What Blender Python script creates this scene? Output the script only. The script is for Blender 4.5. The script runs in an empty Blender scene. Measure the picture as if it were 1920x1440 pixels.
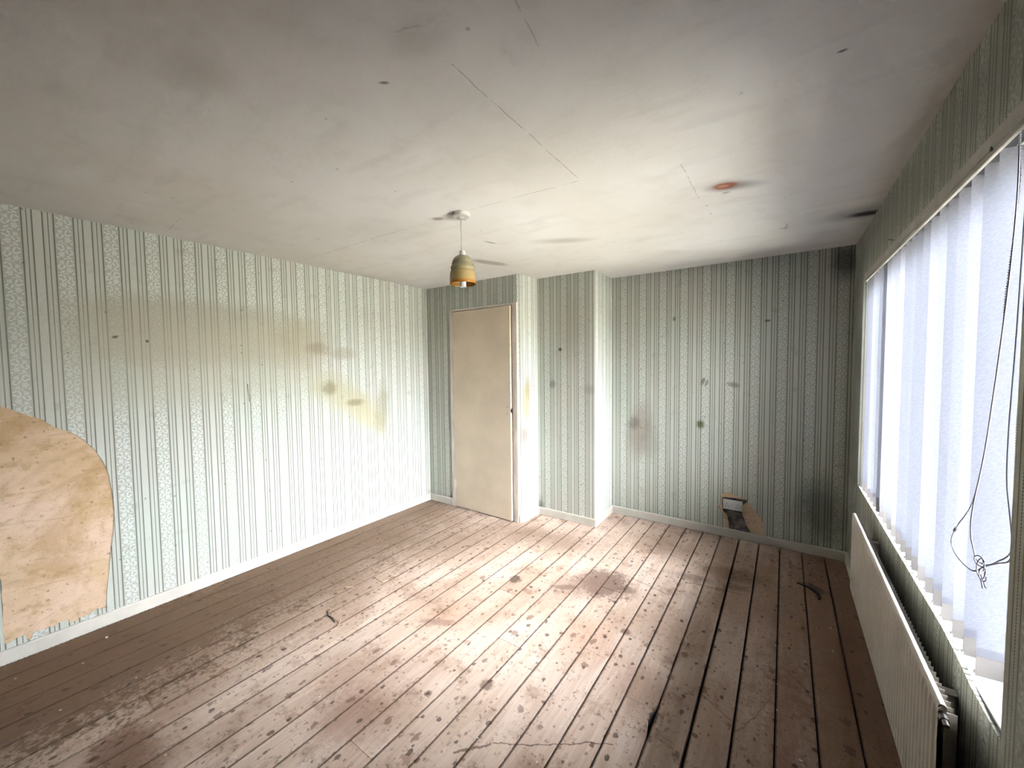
import bpy, bmesh, math, random
from mathutils import Vector, Matrix
random.seed(7)
S = bpy.context.scene
COL = S.collection
PI = math.pi

# ------------------------------------------------------------------ camera, world, exposure
H = 2.4                      # ceiling height
XL, XW = -3.333, 0.422       # left wall, window wall
YA, YB, YC = 3.136, 3.439, 3.883   # cupboard wall, pier face, back wall
YF = -1.05                   # wall behind the camera
XD, XP = -2.069, -1.449      # return beside the door, pier's right face
CZ = 1.5392
cam_d = bpy.data.cameras.new('camera')
cam = bpy.data.objects.new('camera', cam_d); COL.objects.link(cam)
fw = Vector((-0.56888, 0.82099, -0.04850)); rt = Vector((0.82221, 0.56908, -0.01098)); up = Vector((-0.01859, 0.04612, 0.99876))
M = Matrix((rt, up, -fw)).transposed().to_4x4(); M.translation = Vector((0, 0, CZ))
cam.matrix_world = M
cam_d.sensor_width = 36; cam_d.lens = 737.34 / 1920 * 36
cam_d.clip_start = 0.01
S.camera = cam

w = bpy.data.worlds.new('overcast_sky'); S.world = w; w.use_nodes = True
wt = w.node_tree; bg = wt.nodes['Background']
# CIE overcast sky: brightest at the zenith, a third of that at the horizon; dull ground below
tcw = wt.nodes.new('ShaderNodeTexCoord'); sx = wt.nodes.new('ShaderNodeSeparateXYZ'); wt.links.new(tcw.outputs['Generated'], sx.inputs[0])
rp = wt.nodes.new('ShaderNodeValToRGB'); mr = wt.nodes.new('ShaderNodeMapRange'); mr.inputs[1].default_value = -1; mr.inputs[2].default_value = 1
wt.links.new(sx.outputs[2], mr.inputs[0]); wt.links.new(mr.outputs[0], rp.inputs[0])
el = rp.color_ramp.elements
el[0].position = 0.0; el[0].color = (0.15, 0.15, 0.135, 1); el[1].position = 1.0; el[1].color = (.86, .94, 1.025, 1)
for p_, c_ in ((.49, (0.15, 0.15, 0.135, 1)), (.53, (.305, .335, .367, 1))):
    e = el.new(p_); e.color = c_
wt.links.new(rp.outputs[0], bg.inputs['Color']); bg.inputs['Strength'].default_value = 30.0
S.view_settings.view_transform = 'Standard'; S.view_settings.look = 'None'
S.view_settings.gamma = 1; S.view_settings.use_curve_mapping = False
S.view_settings.exposure = 2.15
try:
    S.cycles.diffuse_bounces = 1; S.cycles.max_bounces = 8; S.cycles.adaptive_threshold = .12; S.cycles.adaptive_min_samples = 16; S.cycles.transparent_max_bounces = 16
except Exception: pass

# ------------------------------------------------------------------ helpers: objects
def link(name, me, mat=None, parent=None, smooth=False):
    o = bpy.data.objects.new(name, me); COL.objects.link(o)
    if mat is not None:
        for m in (mat if isinstance(mat, (list, tuple)) else [mat]): me.materials.append(m)
    if parent is not None: o.parent = parent
    if smooth:
        for p in me.polygons: p.use_smooth = True
    return o
def obj(name, bm, mat=None, parent=None, smooth=False):
    bmesh.ops.recalc_face_normals(bm, faces=bm.faces[:])
    me = bpy.data.meshes.new(name); bm.to_mesh(me); bm.free()
    return link(name, me, mat, parent, smooth)
def empty(name, loc=(0, 0, 0)):
    o = bpy.data.objects.new(name, None); COL.objects.link(o); o.location = loc; o.empty_display_size = .05
    return o
def tag(o, label, cat, group=None):
    o['label'] = label; o['category'] = cat
    if group: o['group'] = group
    return o
def struct(o, label=None):
    o['kind'] = 'structure'
    if label: o['label'] = label
    return o
def box(bm, x0, x1, y0, y1, z0, z1, bev=0.0):
    vs = [bm.verts.new((x, y, z)) for x in (x0, x1) for y in (y0, y1) for z in (z0, z1)]
    fs = [(0, 1, 3, 2), (4, 6, 7, 5), (0, 4, 5, 1), (2, 3, 7, 6), (0, 2, 6, 4), (1, 5, 7, 3)]
    fl = [bm.faces.new([vs[i] for i in f]) for f in fs]
    if bev:
        es = list({e for f in fl for e in f.edges})
        bmesh.ops.bevel(bm, geom=es, offset=bev, segments=2, affect='EDGES', profile=.5)
    return vs
def obox(bm, c, ax, ay, az, hx, hy, hz):
    c = Vector(c); vs = []
    for sx in (-1, 1):
        for sy in (-1, 1):
            for sz in (-1, 1): vs.append(bm.verts.new(c + ax * hx * sx + ay * hy * sy + az * hz * sz))
    for f in [(0, 1, 3, 2), (4, 6, 7, 5), (0, 4, 5, 1), (2, 3, 7, 6), (0, 2, 6, 4), (1, 5, 7, 3)]:
        bm.faces.new([vs[i] for i in f])
def lathe(bm, prof, seg=32, c=(0, 0), cap0=False, cap1=False):
    rings = []
    for r, z in prof:
        rings.append([bm.verts.new((c[0] + r * math.cos(2 * PI * i / seg), c[1] + r * math.sin(2 * PI * i / seg), z)) for i in range(seg)])
    for a, b in zip(rings, rings[1:]):
        for i in range(seg):
            bm.faces.new((a[i], a[(i + 1) % seg], b[(i + 1) % seg], b[i]))
    if cap0: bm.faces.new(rings[0])
    if cap1: bm.faces.new(rings[-1])
def tube(bm, pts, r, seg=8, caps=True):
    pts = [Vector(p) for p in pts]; rings = []; n = None
    for i, p in enumerate(pts):
        t = (pts[min(i + 1, len(pts) - 1)] - pts[max(i - 1, 0)]).normalized()
        if n is None:
            n = t.orthogonal().normalized()
        n = (n - t * n.dot(t)).normalized(); b = t.cross(n)
        rr = r[i] if isinstance(r, (list, tuple)) else r
        rings.append([bm.verts.new(p + (n * math.cos(2 * PI * k / seg) + b * math.sin(2 * PI * k / seg)) * rr) for k in range(seg)])
    for a, b in zip(rings, rings[1:]):
        for k in range(seg): bm.faces.new((a[k], a[(k + 1) % seg], b[(k + 1) % seg], b[k]))
    if caps: bm.faces.new(rings[0]); bm.faces.new(rings[-1])
def smooth_path(pts, step):
    """Catmull-Rom through pts, resampled at equal steps"""
    P = [Vector(p) for p in pts]; P = [2 * P[0] - P[1]] + P + [2 * P[-1] - P[-2]]; fine = []
    for i in range(1, len(P) - 2):
        for k in range(24):
            t = k / 24; a, b, c, d = P[i - 1], P[i], P[i + 1], P[i + 2]
            fine.append(.5 * ((2 * b) + (c - a) * t + (2 * a - 5 * b + 4 * c - d) * t * t + (3 * b - a - 3 * c + d) * t ** 3))
    fine.append(P[-2]); out = [fine[0]]; acc = 0
    for a, b in zip(fine, fine[1:]):
        L = (b - a).length
        while acc + L >= step:
            a = a + (b - a) * ((step - acc) / L) if L > 1e-9 else b
            out.append(a.copy()); L = (b - a).length; acc = 0
        acc += L
    return out
def bead(bm, c, r):
    c = Vector(c); v = [bm.verts.new(c + Vector(d) * r) for d in
         [(1, 0, 0), (.5, .87, 0), (-.5, .87, 0), (-1, 0, 0), (-.5, -.87, 0), (.5, -.87, 0), (0, 0, 1), (0, 0, -1)]]
    for i in range(6):
        bm.faces.new((v[i], v[(i + 1) % 6], v[6])); bm.faces.new((v[(i + 1) % 6], v[i], v[7]))
def sheet(name, pts, holes, to3, uvf, mat, parent=None, thick=0.0, tn=None):
    """flat polygon with holes in its own (a, b) plane; to3(a,b) -> xyz; uv in metres; thickness pushed along tn"""
    bm = bmesh.new(); uv = bm.loops.layers.uv.new('UVMap'); es = []
    co = {}
    for loop in [pts] + holes:
        vs = []
        for p in loop:
            v = bm.verts.new(to3(*p)); co[v] = p; vs.append(v)
        for a, b in zip(vs, vs[1:] + vs[:1]): es.append(bm.edges.new((a, b)))
    r = bmesh.ops.triangle_fill(bm, use_beauty=True, edges=es)
    fs = [f for f in bm.faces]
    n = Vector(tn) if tn else None
    for f in fs:
        f.normal_update()
        if n and f.normal.dot(n) > 0: f.normal_flip()     # face looks away from the pushed side
    for f in fs:
        for l in f.loops: l[uv].uv = uvf(*co[l.vert])
    if thick and n:
        back = {v: bm.verts.new(v.co + n * thick) for v in co}
        edges = [e for e in bm.edges if len(e.link_faces) == 1 and e.verts[0] in co and e.verts[1] in co]
        for f in fs:
            nf = bm.faces.new([back[v] for v in reversed(f.verts)])
            for l, v in zip(nf.loops, reversed(f.verts)): l[uv].uv = uvf(*co[v])
        for e in edges:
            a, b = e.verts
            nf = bm.faces.new((a, b, back[b], back[a]))
            for l, v in zip(nf.loops, (a, b, b, a)): l[uv].uv = uvf(*co[v])
        bmesh.ops.recalc_face_normals(bm, faces=bm.faces[:])
    me = bpy.data.meshes.new(name); bm.to_mesh(me); bm.free()
    return link(name, me, mat, parent)
def jag(pts, amp, n=3, seed=1, keep=lambda a, b: False):
    rnd = random.Random(seed); out = []
    for a, b in zip(pts, pts[1:] + pts[:1]):
        out.append(a)
        if keep(a, b): continue
        for k in range(1, n):
            t = k / n
            out.append((a[0] + (b[0] - a[0]) * t + rnd.uniform(-amp, amp), a[1] + (b[1] - a[1]) * t + rnd.uniform(-amp, amp)))
    return out

# ------------------------------------------------------------------ helpers: materials
def lin(c):
    return tuple(((v / 255) / 12.92 if v / 255 <= .04045 else ((v / 255 + .055) / 1.055) ** 2.4) for v in c) + (1.0,)
class V:
    """a number inside a node tree, with arithmetic"""
    def __init__(s, t, k): s.t = t; s.k = k
    def _m(s, op, *a, clamp=False):
        n = s.t.nodes.new('ShaderNodeMath'); n.operation = op; n.use_clamp = clamp
        for i, x in enumerate(a):
            if isinstance(x, V): s.t.links.new(x.k, n.inputs[i])
            else: n.inputs[i].default_value = x
        return V(s.t, n.outputs[0])
    def __add__(s, o): return s._m('ADD', s, o)
    __radd__ = __add__
    def __sub__(s, o): return s._m('SUBTRACT', s, o)
    def __rsub__(s, o): return s._m('SUBTRACT', o, s)
    def __mul__(s, o): return s._m('MULTIPLY', s, o)
    __rmul__ = __mul__
    def __truediv__(s, o): return s._m('DIVIDE', s, o)
    def abs(s): return s._m('ABSOLUTE', s)
    def mod(s, p): return s._m('FLOORED_MODULO', s, p)
    def floor(s): return s._m('FLOOR', s)
    def max(s, o): return s._m('MAXIMUM', s, o)
    def min(s, o): return s._m('MINIMUM', s, o)
    def lt(s, o): return s._m('LESS_THAN', s, o)
    def gt(s, o): return s._m('GREATER_THAN', s, o)
    def sin(s): return s._m('SINE', s)
    def cos(s): return s._m('COSINE', s)
    def sqrt(s): return s._m('SQRT', s)
    def atan2(s, o): return s._m('ARCTAN2', s, o)
    def pow(s, o): return s._m('POWER', s, o)
    def clamp(s): return s._m('ADD', s, 0.0, clamp=True)
    def step(s, a, b):
        """smooth ramp 0..1 as s goes a..b (a may exceed b)"""
        n = s.t.nodes.new('ShaderNodeMapRange'); n.interpolation_type = 'SMOOTHSTEP'
        lo, hi, o0, o1 = (a, b, 0, 1) if a < b else (b, a, 1, 0)
        s.t.links.new(s.k, n.inputs[0])
        for i, x in zip((1, 2, 3, 4), (lo, hi, o0, o1)): n.inputs[i].default_value = x
        return V(s.t, n.outputs[0])
class Mat:
    def __init__(s, name, rough=.8, spec=.3):
        s.m = bpy.data.materials.new(name); s.m.use_nodes = True; s.t = s.m.node_tree
        s.b = s.t.nodes['Principled BSDF']; s.b.inputs['Roughness'].default_value = rough
        s.b.inputs['Specular IOR Level'].default_value = spec
    def uv(s):
        n = s.t.nodes.new('ShaderNodeUVMap'); n.uv_map = 'UVMap'
        x = s.t.nodes.new('ShaderNodeSeparateXYZ'); s.t.links.new(n.outputs[0], x.inputs[0])
        return V(s.t, x.outputs[0]), V(s.t, x.outputs[1])
    def objc(s):
        n = s.t.nodes.new('ShaderNodeTexCoord'); x = s.t.nodes.new('ShaderNodeSeparateXYZ')
        s.t.links.new(n.outputs['Object'], x.inputs[0]); return tuple(V(s.t, x.outputs[i]) for i in range(3))
    def rand(s):
        n = s.t.nodes.new('ShaderNodeObjectInfo'); return V(s.t, n.outputs['Random'])
    def vec(s, x, y, z=0.0):
        n = s.t.nodes.new('ShaderNodeCombineXYZ')
        for i, a in enumerate((x, y, z)):
            if isinstance(a, V): s.t.links.new(a.k, n.inputs[i])
            else: n.inputs[i].default_value = a
        return n.outputs[0]
    def noise(s, vec, scale, detail=3, rough=.55, dist=0.0, dim='2D'):
        n = s.t.nodes.new('ShaderNodeTexNoise'); n.noise_dimensions = dim; s.t.links.new(vec, n.inputs['Vector'])
        n.inputs['Scale'].default_value = scale; n.inputs['Detail'].default_value = detail
        n.inputs['Roughness'].default_value = rough; n.inputs['Distortion'].default_value = dist
        return V(s.t, n.outputs[0])
    def voro(s, vec, scale, rnd=1.0):
        n = s.t.nodes.new('ShaderNodeTexVoronoi'); n.voronoi_dimensions = '2D'; s.t.links.new(vec, n.inputs['Vector'])
        n.inputs['Scale'].default_value = scale; n.inputs['Randomness'].default_value = rnd
        x = s.t.nodes.new('ShaderNodeSeparateColor'); s.t.links.new(n.outputs['Color'], x.inputs[0])
        return V(s.t, n.outputs['Distance']), V(s.t, x.outputs[0]), V(s.t, x.outputs[1])
    def mix(s, f, a, b, mode='MIX'):
        n = s.t.nodes.new('ShaderNodeMix'); n.data_type = 'RGBA'; n.blend_type = mode
        for i, x in ((0, f), (6, a), (7, b)):
            if isinstance(x, V): s.t.links.new(x.k, n.inputs[i])
            elif isinstance(x, bpy.types.NodeSocket): s.t.links.new(x, n.inputs[i])
            else: n.inputs[i].default_value = x
        return n.outputs[2]
    def color(s, c):
        if isinstance(c, bpy.types.NodeSocket): s.t.links.new(c, s.b.inputs['Base Color'])
        else: s.b.inputs['Base Color'].default_value = c
    def bump(s, h, dist=.002, strength=1.0):
        n = s.t.nodes.new('ShaderNodeBump'); n.inputs['Distance'].default_value = dist; n.inputs['Strength'].default_value = strength
        s.t.links.new(h.k, n.inputs['Height']); s.t.links.new(n.outputs[0], s.b.inputs['Normal'])
    def mapped(s, u, v, c, r, rot=0.0):
        """(u, v) moved to c, turned and scaled so that r is one unit"""
        if not hasattr(s, 'cv'): s.cv = {}
        k = (u.k.node.name, u.k.name, v.k.node.name, v.k.name)
        if k not in s.cv: s.cv[k] = s.vec(u, v, 0.0)
        n = s.t.nodes.new('ShaderNodeMapping'); n.vector_type = 'TEXTURE'; s.t.links.new(s.cv[k], n.inputs['Vector'])
        n.inputs['Location'].default_value = (c[0], c[1], 0); n.inputs['Rotation'].default_value = (0, 0, rot); n.inputs['Scale'].default_value = (r[0], r[1], 1)
        return n.outputs[0]
    def length(s, p):
        n = s.t.nodes.new('ShaderNodeVectorMath'); n.operation = 'LENGTH'; s.t.links.new(p, n.inputs[0]); return V(s.t, n.outputs['Value'])
    def wob13(s, wob):
        if not hasattr(s, 'wc'): s.wc = {}
        k = wob.k.node.name
        if k not in s.wc: s.wc[k] = (wob - .5) * 1.3
        return s.wc[k]
    def blob(s, u, v, c, r, wob, rot=0.0, soft=.5, rect=False):
        """soft patch: 1 inside, 0 outside, edge displaced by noise value wob (0..1)"""
        p = s.mapped(u, v, c, r, rot)
        if rect:
            x = s.t.nodes.new('ShaderNodeSeparateXYZ'); s.t.links.new(p, x.inputs[0]); a, b = V(s.t, x.outputs[0]), V(s.t, x.outputs[1])
            a2, b2 = a * a, b * b; d = (a2 * a2 + b2 * b2).sqrt().sqrt() + (wob - .5) * .7
        else: d = s.length(p) + s.wob13(wob)
        return d.step(1 + soft, 1 - soft)
    def seg(s, u, v, a, b, wdt, wob=0.0):
        """line from a to b, half-width wdt; wob shifts it sideways"""
        L = math.hypot(b[0] - a[0], b[1] - a[1]); an = math.atan2(b[1] - a[1], b[0] - a[0])
        p = s.mapped(u, v, ((a[0] + b[0]) / 2, (a[1] + b[1]) / 2), (1, 1), an)
        x = s.t.nodes.new('ShaderNodeSeparateXYZ'); s.t.links.new(p, x.inputs[0])
        al, ac = V(s.t, x.outputs[0]), V(s.t, x.outputs[1])
        if isinstance(wob, V): ac = ac + wob
        return (al.abs() - (L / 2 - wdt)).max(ac.abs()).step(wdt, wdt * .4)
def flat(name, c, rough=.6, spec=.4, metal=0.0, var=.06, scale=8, bump=0.0):
    m = Mat(name, rough, spec); x, y, z = m.objc()
    n = m.noise(m.vec(x, y, z), scale, 4, dim='3D'); c = lin(c)
    dk = tuple(v * (1 - var * 2.2) for v in c[:3]) + (1,); li = tuple(min(1, v * (1 + var)) for v in c[:3]) + (1,)
    m.color(m.mix(n.step(.3, .7), dk, li)); m.b.inputs['Metallic'].default_value = metal
    if bump: m.bump(m.noise(m.vec(x, y, z), scale * 20, 2, dim='3D'), bump)
    return m.m

LIGHT = (232, 232, 225); LINE = (110, 109, 98); DOT = (66, 66, 56)
def wallpaper(name, off, stains_shade=(), marks=(), tint=None):
    """striped paper: floral band, ribbed strip with a dotted line, mottled strip, ribbed strip; period 187 mm"""
    m = Mat(name, .72, .25); u, v = m.uv(); P = .187
    uu = u - off + P * 200; t = uu.mod(P); tile = (uu / P).floor()
    uvv = m.vec(u, v + off * 3.1, 0.0)
    # thin dark lines between the strips
    ln = t.min(P - t).step(.0038, .0016)
    for c in (.0745, .1105, .1475): ln = ln.max((t - c).abs().step(.0036, .0016))
    # ribbed strips with dots down their middle
    dA = (t - .0925).abs(); dB = (t - .1675).abs(); d = dA.min(dB)
    strip = d.lt(.0165)
    dots = d.step(.0032, .0020) * v.mod(.0078).lt(.0050)
    rib = strip * (d.step(.0062, .0048) * d.step(.003, .0042)).max(d.step(.0105, .0098) * d.step(.008, .009) * .6)
    # mottled strip
    inm = (t - .129).abs().step(.0175, .0165)
    mott = inm * m.noise(uvv, 330, 2).step(.42, .62)
    # floral band: a flower and leaves on a winding stem, mirrored from repeat to repeat
    K = .037; PV = .084
    vv = v + tile * .031 + 20.0; row = (vv / PV).floor(); y = vv.mod(PV) / K
    sg = (row.mod(2.0)) * 2 - 1
    x = ((t - K) / K) * sg
    mot = None
    def add(k):
        nonlocal mot
        mot = k if mot is None else mot.max(k)
    for cx, cy, R in ((.36, .62, .40), (-.42, 1.72, .30)):
        dx, dy = x - cx, y - cy; r = (dx * dx + dy * dy).sqrt()
        pet = (dy.atan2(dx) * 5).cos() * .2 + .8
        q = r / (pet * R); add(q.step(1.08, .85) * (1 - (q - .42).abs().step(.12, .05) * .75))
    for cx, cy, an, L, W in ((-.38, .3, 40, .34, .12), (-.6, .78, -35, .3, .11), (-.18, 1.05, 62, .32, .11), (.25, 1.3, -48, .34, .11),
                             (.6, 1.42, 30, .3, .11), (.22, 1.86, 70, .33, .11), (.62, 2.0, -40, .28, .1), (-.66, 1.2, 55, .26, .1),
                             (.72, .1, 60, .24, .1), (-.1, .05, -20, .26, .09)):
        add(m.length(m.mapped(x, y, (cx, cy), (L, W), math.radians(an))).step(1.12, .84))
    add((x - (y * (2 * PI / 2.27)).sin() * .34).abs().step(.075, .045) * .8)
    inf = (t - K).abs().step(.034, .0325)
    mot = mot * inf
    # ageing: broad drifts of tint, fine grime
    big = m.noise(uvv, 1.7, 2); fine = m.noise(uvv, 55, 3); mid = m.noise(uvv, 9, 4)
    g2 = m.mix(big.step(.35, .65), lin((207, 203, 187)), lin((202, 205, 187)))
    base = m.mix(fine.step(.2, .8) * .25, g2, lin((212, 212, 202)))
    fade = None; layers = []
    for (c, r, rot, soft, colr, amt, fd) in stains_shade:
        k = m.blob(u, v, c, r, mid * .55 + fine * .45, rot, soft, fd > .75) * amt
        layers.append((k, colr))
        if fd: fade = k * fd if fade is None else fade.max(k * fd)
    pat = mot.max(mott * .7).max(rib * .75)
    if fade is not None: pat = pat * (1 - fade)
    c = m.mix(pat, base, lin(LIGHT))
    c = m.mix(inf * (1 - pat) * .3, c, lin((180, 182, 168)))
    c = m.mix(ln * .92, c, lin(LINE))
    dk = dots * .85
    if fade is not None: dk = dk * (1 - fade * .7)
    c = m.mix(dk, c, lin(DOT))
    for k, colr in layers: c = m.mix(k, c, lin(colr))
    for a, b, wd, amt in marks:
        c = m.mix(m.seg(u, v, a, b, wd, (mid - .5) * .012) * amt, c, lin((62, 58, 48)))
    sd, sr, sr2 = m.voro(uvv, 7.0)
    c = m.mix((sd + fine * .06).step(.085, .05) * sr.gt(.82) * .5, c, lin((80, 72, 55)))
    c = m.mix(mid.step(.62, .8) * .25, c, lin((140, 130, 105)))
    m.color(c)
    return m.m

def plaster_mat():
    m = Mat('bare_plaster', .9, .1); x, y, z = m.objc(); vc = m.vec(x, y, z)
    vc = m.vec(x + y, z, 0.0); a = m.noise(vc, 3.2, 6, .6, .6); b = m.noise(vc, 14, 5, .65); f = m.noise(vc, 90, 3)
    st = m.noise(m.vec(x + y * 1.2, z * 6, 0.0), 6, 4, .6, .8)
    c = m.mix(a.step(.38, .62), lin((228, 194, 156)), lin((240, 206, 178)))
    c = m.mix(m.noise(vc, 2.6, 5, .62, .4).step(.46, .64) * .6, c, lin((196, 158, 110)))
    c = m.mix(b.step(.5, .72) * .55, c, lin((192, 156, 108)))
    c = m.mix(st.step(.55, .75) * .5, c, lin((186, 152, 108)))
    c = m.mix(f.step(.6, .8) * .3, c, lin((240, 226, 200)))
    c = m.mix(m.noise(vc, 36, 3).step(.68, .76) * .6, c, lin((140, 104, 66)))
    m.color(c); m.bump(b * .6 + f * .4, .002); return m.m
def chase_mat():
    m = Mat('chased_channel', .95, .1); x, y, z = m.objc(); vc = m.vec(x, z, 0.0)
    a = m.noise(vc, 18, 5); c = m.mix(a.step(.35, .65), lin((104, 94, 94)), lin((150, 138, 132)))
    c = m.mix(m.noise(vc, 60, 3).step(.62, .7) * .7, c, lin((52, 46, 44)))
    m.color(c); m.bump(a, .006); return m.m
def ceiling_mat():
    m = Mat('ceiling_paint', .85, .15); u, v, z = m.objc(); vc = m.vec(u, v, 0.0)
    big = m.noise(vc, .9, 3); mid = m.noise(vc, 5, 5, .6); f = m.noise(vc, 150, 3); streak = m.noise(m.vec(u * .6, v * 3, 0.0), 3, 4)
    c = m.mix(big.step(.3, .7), lin((240, 234, 225)), lin((246, 242, 237)))
    c = m.mix(mid.step(.5, .75) * .14, c, lin((206, 196, 182)))
    c = m.mix(streak.step(.55, .75) * .14, c, lin((198, 192, 184)))
    wb = (m.noise(vc, 7, 3) - .5) * .03; wb2 = mid * .5 + f * .3 + .1
    gap = m.noise(vc, 16, 3).step(.36, .52)
    crack = None
    for a, b, wd, k in (((-.8, .865), (-.803, 1.739), .0028, 1), ((-.803, 1.739), (-1.45, 1.70), .0026, 1), ((-2.07, 1.69), (-3.3, 1.685), .0028, 1),
                        ((-1.52, 1.72), (-2.07, 1.69), .002, .5), ((-3.23, .84), (-2.85, .81), .0022, .8), ((-.53, .7), (-.545, .86), .0035, .8), ((-.545, .86), (-.562, .96), .003, .6),
                        ((-.386, 1.86), (-.382, 2.3), .0026, .8), ((-1.70, 1.83), (-1.74, 2.17), .002, .7), ((-1.74, 2.17), (-1.78, 2.42), .0016, .5),
                        ((-.1, 2.6), (.35, 2.56), .0022, .5), ((-.75, 2.62), (-.1, 2.6), .0018, .35), ((-.28, 2.5), (-.26, 2.97), .0018, .35)):
        s_ = m.seg(u, v, a, b, wd, wb * .5) * k
        crack = s_ if crack is None else crack.max(s_)
    c = m.mix(crack * gap * .42, c, lin((112, 92, 76)))
    for cc, r, rot, so, colr, amt in (((-.254, 2.215), (.075, .055), .35, .6, (178, 160, 148), .7), ((-.20, 2.245), (.09, .04), .35, .8, (110, 104, 100), .45),
                        ((-.254, 2.213), (.05, .036), .35, .35, (176, 108, 82), .9), ((-.262, 2.21), (.024, .014), .35, .4, (206, 160, 140), .8),
                        ((.38, 3.115), (.08, .045), .15, .6, (22, 20, 20), .95), ((.33, 3.08), (.13, .10), .1, .9, (100, 94, 90), .45),
                        ((-2.05, 2.66), (.16, .05), 1.19, .5, (150, 140, 124), .6), ((-1.715, 2.23), (.05, .012), 1.3, .5, (126, 112, 98), .6),
                        ((-.811, .755), (.075, .065), 0, .8, (190, 184, 174), .3), ((-1.433, .464), (.09, .075), 0, .8, (188, 180, 164), .3),
                        ((-1.69, 1.69), (.035, .022), .5, .6, (128, 114, 100), .6), ((-1.60, 1.73), (.05, .04), .5, .9, (140, 126, 112), .6),
                        ((-1.28, 2.5), (.16, .05), .5, .8, (176, 164, 148), .5), ((.116, 1.461), (.012, .006), 0, .5, (90, 80, 72), .8),
                        ((-1.017, .802), (.014, .006), .6, .5, (110, 98, 84), .7), ((-.26, 2.30), (.018, .01), 0, .6, (120, 108, 98), .5)):
        c = m.mix(m.blob(u, v, cc, r, wb2, rot, so) * amt, c, lin(colr))
    sd, sr, _ = m.voro(vc, 3.2)
    c = m.mix((sd + mid * .05).step(.055, .03) * sr.gt(.7) * .45, c, lin((120, 104, 88)))
    m.color(c); m.bump(m.noise(vc, 45, 2), .0007); return m.m
def floor_mat():
    m = Mat('worn_floorboards', .62, .35); x, y, z = m.objc(); r = m.rand()
    vc = m.vec(x, y, r * 3.0); wc = m.vec(x, y, 0.0)
    g1 = m.noise(m.vec(x * 17, y * 1.9 + r * 40, 0.0), 1.0, 4, .65, 1.1); g2 = m.noise(m.vec(x * 130, y * 5 + r * 17, 0.0), 1.0, 2, .6)
    big = m.noise(wc, 1.5, 2, .6); mid = m.noise(wc, 6, 5, .68); fine = m.noise(wc, 38, 3, .65)
    c = m.mix(g1.step(.3, .7), lin((212, 182, 161)), lin((232, 206, 189)))
    c = m.mix(g2.step(.45, .75) * .14, c, lin((150, 118, 92)))
    c = m.mix((r - .5).abs() * .5, c, m.mix(r.gt(.5), lin((150, 116, 90)), lin((206, 178, 156))))
    c = m.mix(big.step(.45, .7) * .45, c, lin((160, 126, 102)))
    c = m.mix(mid.step(.52, .74) * .5, c, lin((136, 102, 78)))
    c = m.mix(fine.step(.56, .7) * mid.step(.4, .58) * .6, c, lin((112, 80, 60)))
    c = m.mix(fine.step(.42, .28) * .3, c, lin((214, 188, 166)))
    wob = mid * 1.2 + fine * .9 - .55
    for cc, rr, rot, so, colr, amt in (
            ((-2.95, .2), (.50, 1.1), 0, .25, (96, 68, 46), .8), ((-3.1, 1.2), (.62, 2.6), 0, .6, (120, 92, 68), .55), ((.42, 2.3), (.36, 2.6), 0, .75, (112, 76, 54), .7), ((-2.86, 1.35), (.42, .9), .1, .6, (116, 86, 62), .6), ((-3.2, 1.6), (.25, 2.0), 0, .7, (120, 92, 68), .6),  # left: varnish stain plus painted shade; right: shade by the radiator painted in
            ((-1.02, 2.58), (.17, .16), .4, .3, (106, 82, 72), .8), ((-1.12, 2.46), (.26, .16), .7, .7, (130, 102, 86), .6), ((-1.22, 2.38), (.10, .03), .6, .5, (112, 88, 76), .7),
            ((-.86, 2.58), (.07, .05), .2, .4, (108, 84, 74), .6), ((-1.563, 2.262), (.035, .055), .2, .3, (74, 56, 46), .85), ((-1.69, 1.62), (.11, .03), .5, .5, (120, 96, 84), .6),
            ((-1.55, .96), (.16, .12), .3, .7, (122, 70, 44), .5), ((-1.72, 1.12), (.2, .14), .3, .8, (140, 94, 70), .4), ((-1.6, 1.75), (.25, .14), .5, .8, (160, 112, 84), .4),
            ((-1.35, 2.1), (.2, .15), .5, .8, (140, 90, 60), .4), ((-2.15, .35), (.16, .09), .2, .6, (100, 56, 24), .7), ((-1.98, .25), (.1, .2), .2, .7, (110, 68, 38), .5),
            ((-.3, 3.2), (.22, .1), .1, .6, (96, 66, 44), .7), ((-.5, 3.0), (.12, .05), .2, .6, (96, 66, 48), .6), ((-.25, 3.02), (.08, .04), .2, .6, (80, 56, 42), .6),
            ((-.75, 3.4), (.3, .2), .0, .8, (112, 82, 60), .55), ((.1, 2.9), (.35, .9), 0, .8, (130, 94, 70), .5), ((-1.7, 2.95), (.5, .2), .2, .8, (112, 82, 60), .55),
            ((-.53, 1.80), (.10, .16), .2, .7, (140, 100, 78), .5), ((.03, 1.95), (.05, .5), 0, .6, (140, 94, 72), .45), ((-.9, 2.0), (.15, .2), .3, .8, (170, 120, 92), .45),
            ((.2, 3.3), (.06, .035), -.8, .5, (64, 46, 36), .7), ((-2.4, 2.4), (.5, .3), .2, .8, (126, 98, 76), .5),
            ((-.44, 1.69), (.02, .06), 0, .4, (40, 26, 20), .9), ((-1.15, 1.42), (.03, .03), 0, .4, (92, 62, 46), .7), ((-.72, 2.16), (.028, .024), 0, .4, (104, 74, 60), .8)):
        c = m.mix(m.blob(x, y, cc, rr, wob, rot, so) * amt, c, lin(colr))
    # dirt packed along the board edges
    tx = (x + .0025 + .1442 * 40).mod(.1442); ed = tx.min(.1442 - tx)
    c = m.mix((ed + (fine - .5) * .006).step(.0075, .003) * .75, c, lin((82, 56, 42)))
    # scuffs and scratches
    wb = (mid - .5) * .05
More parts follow.
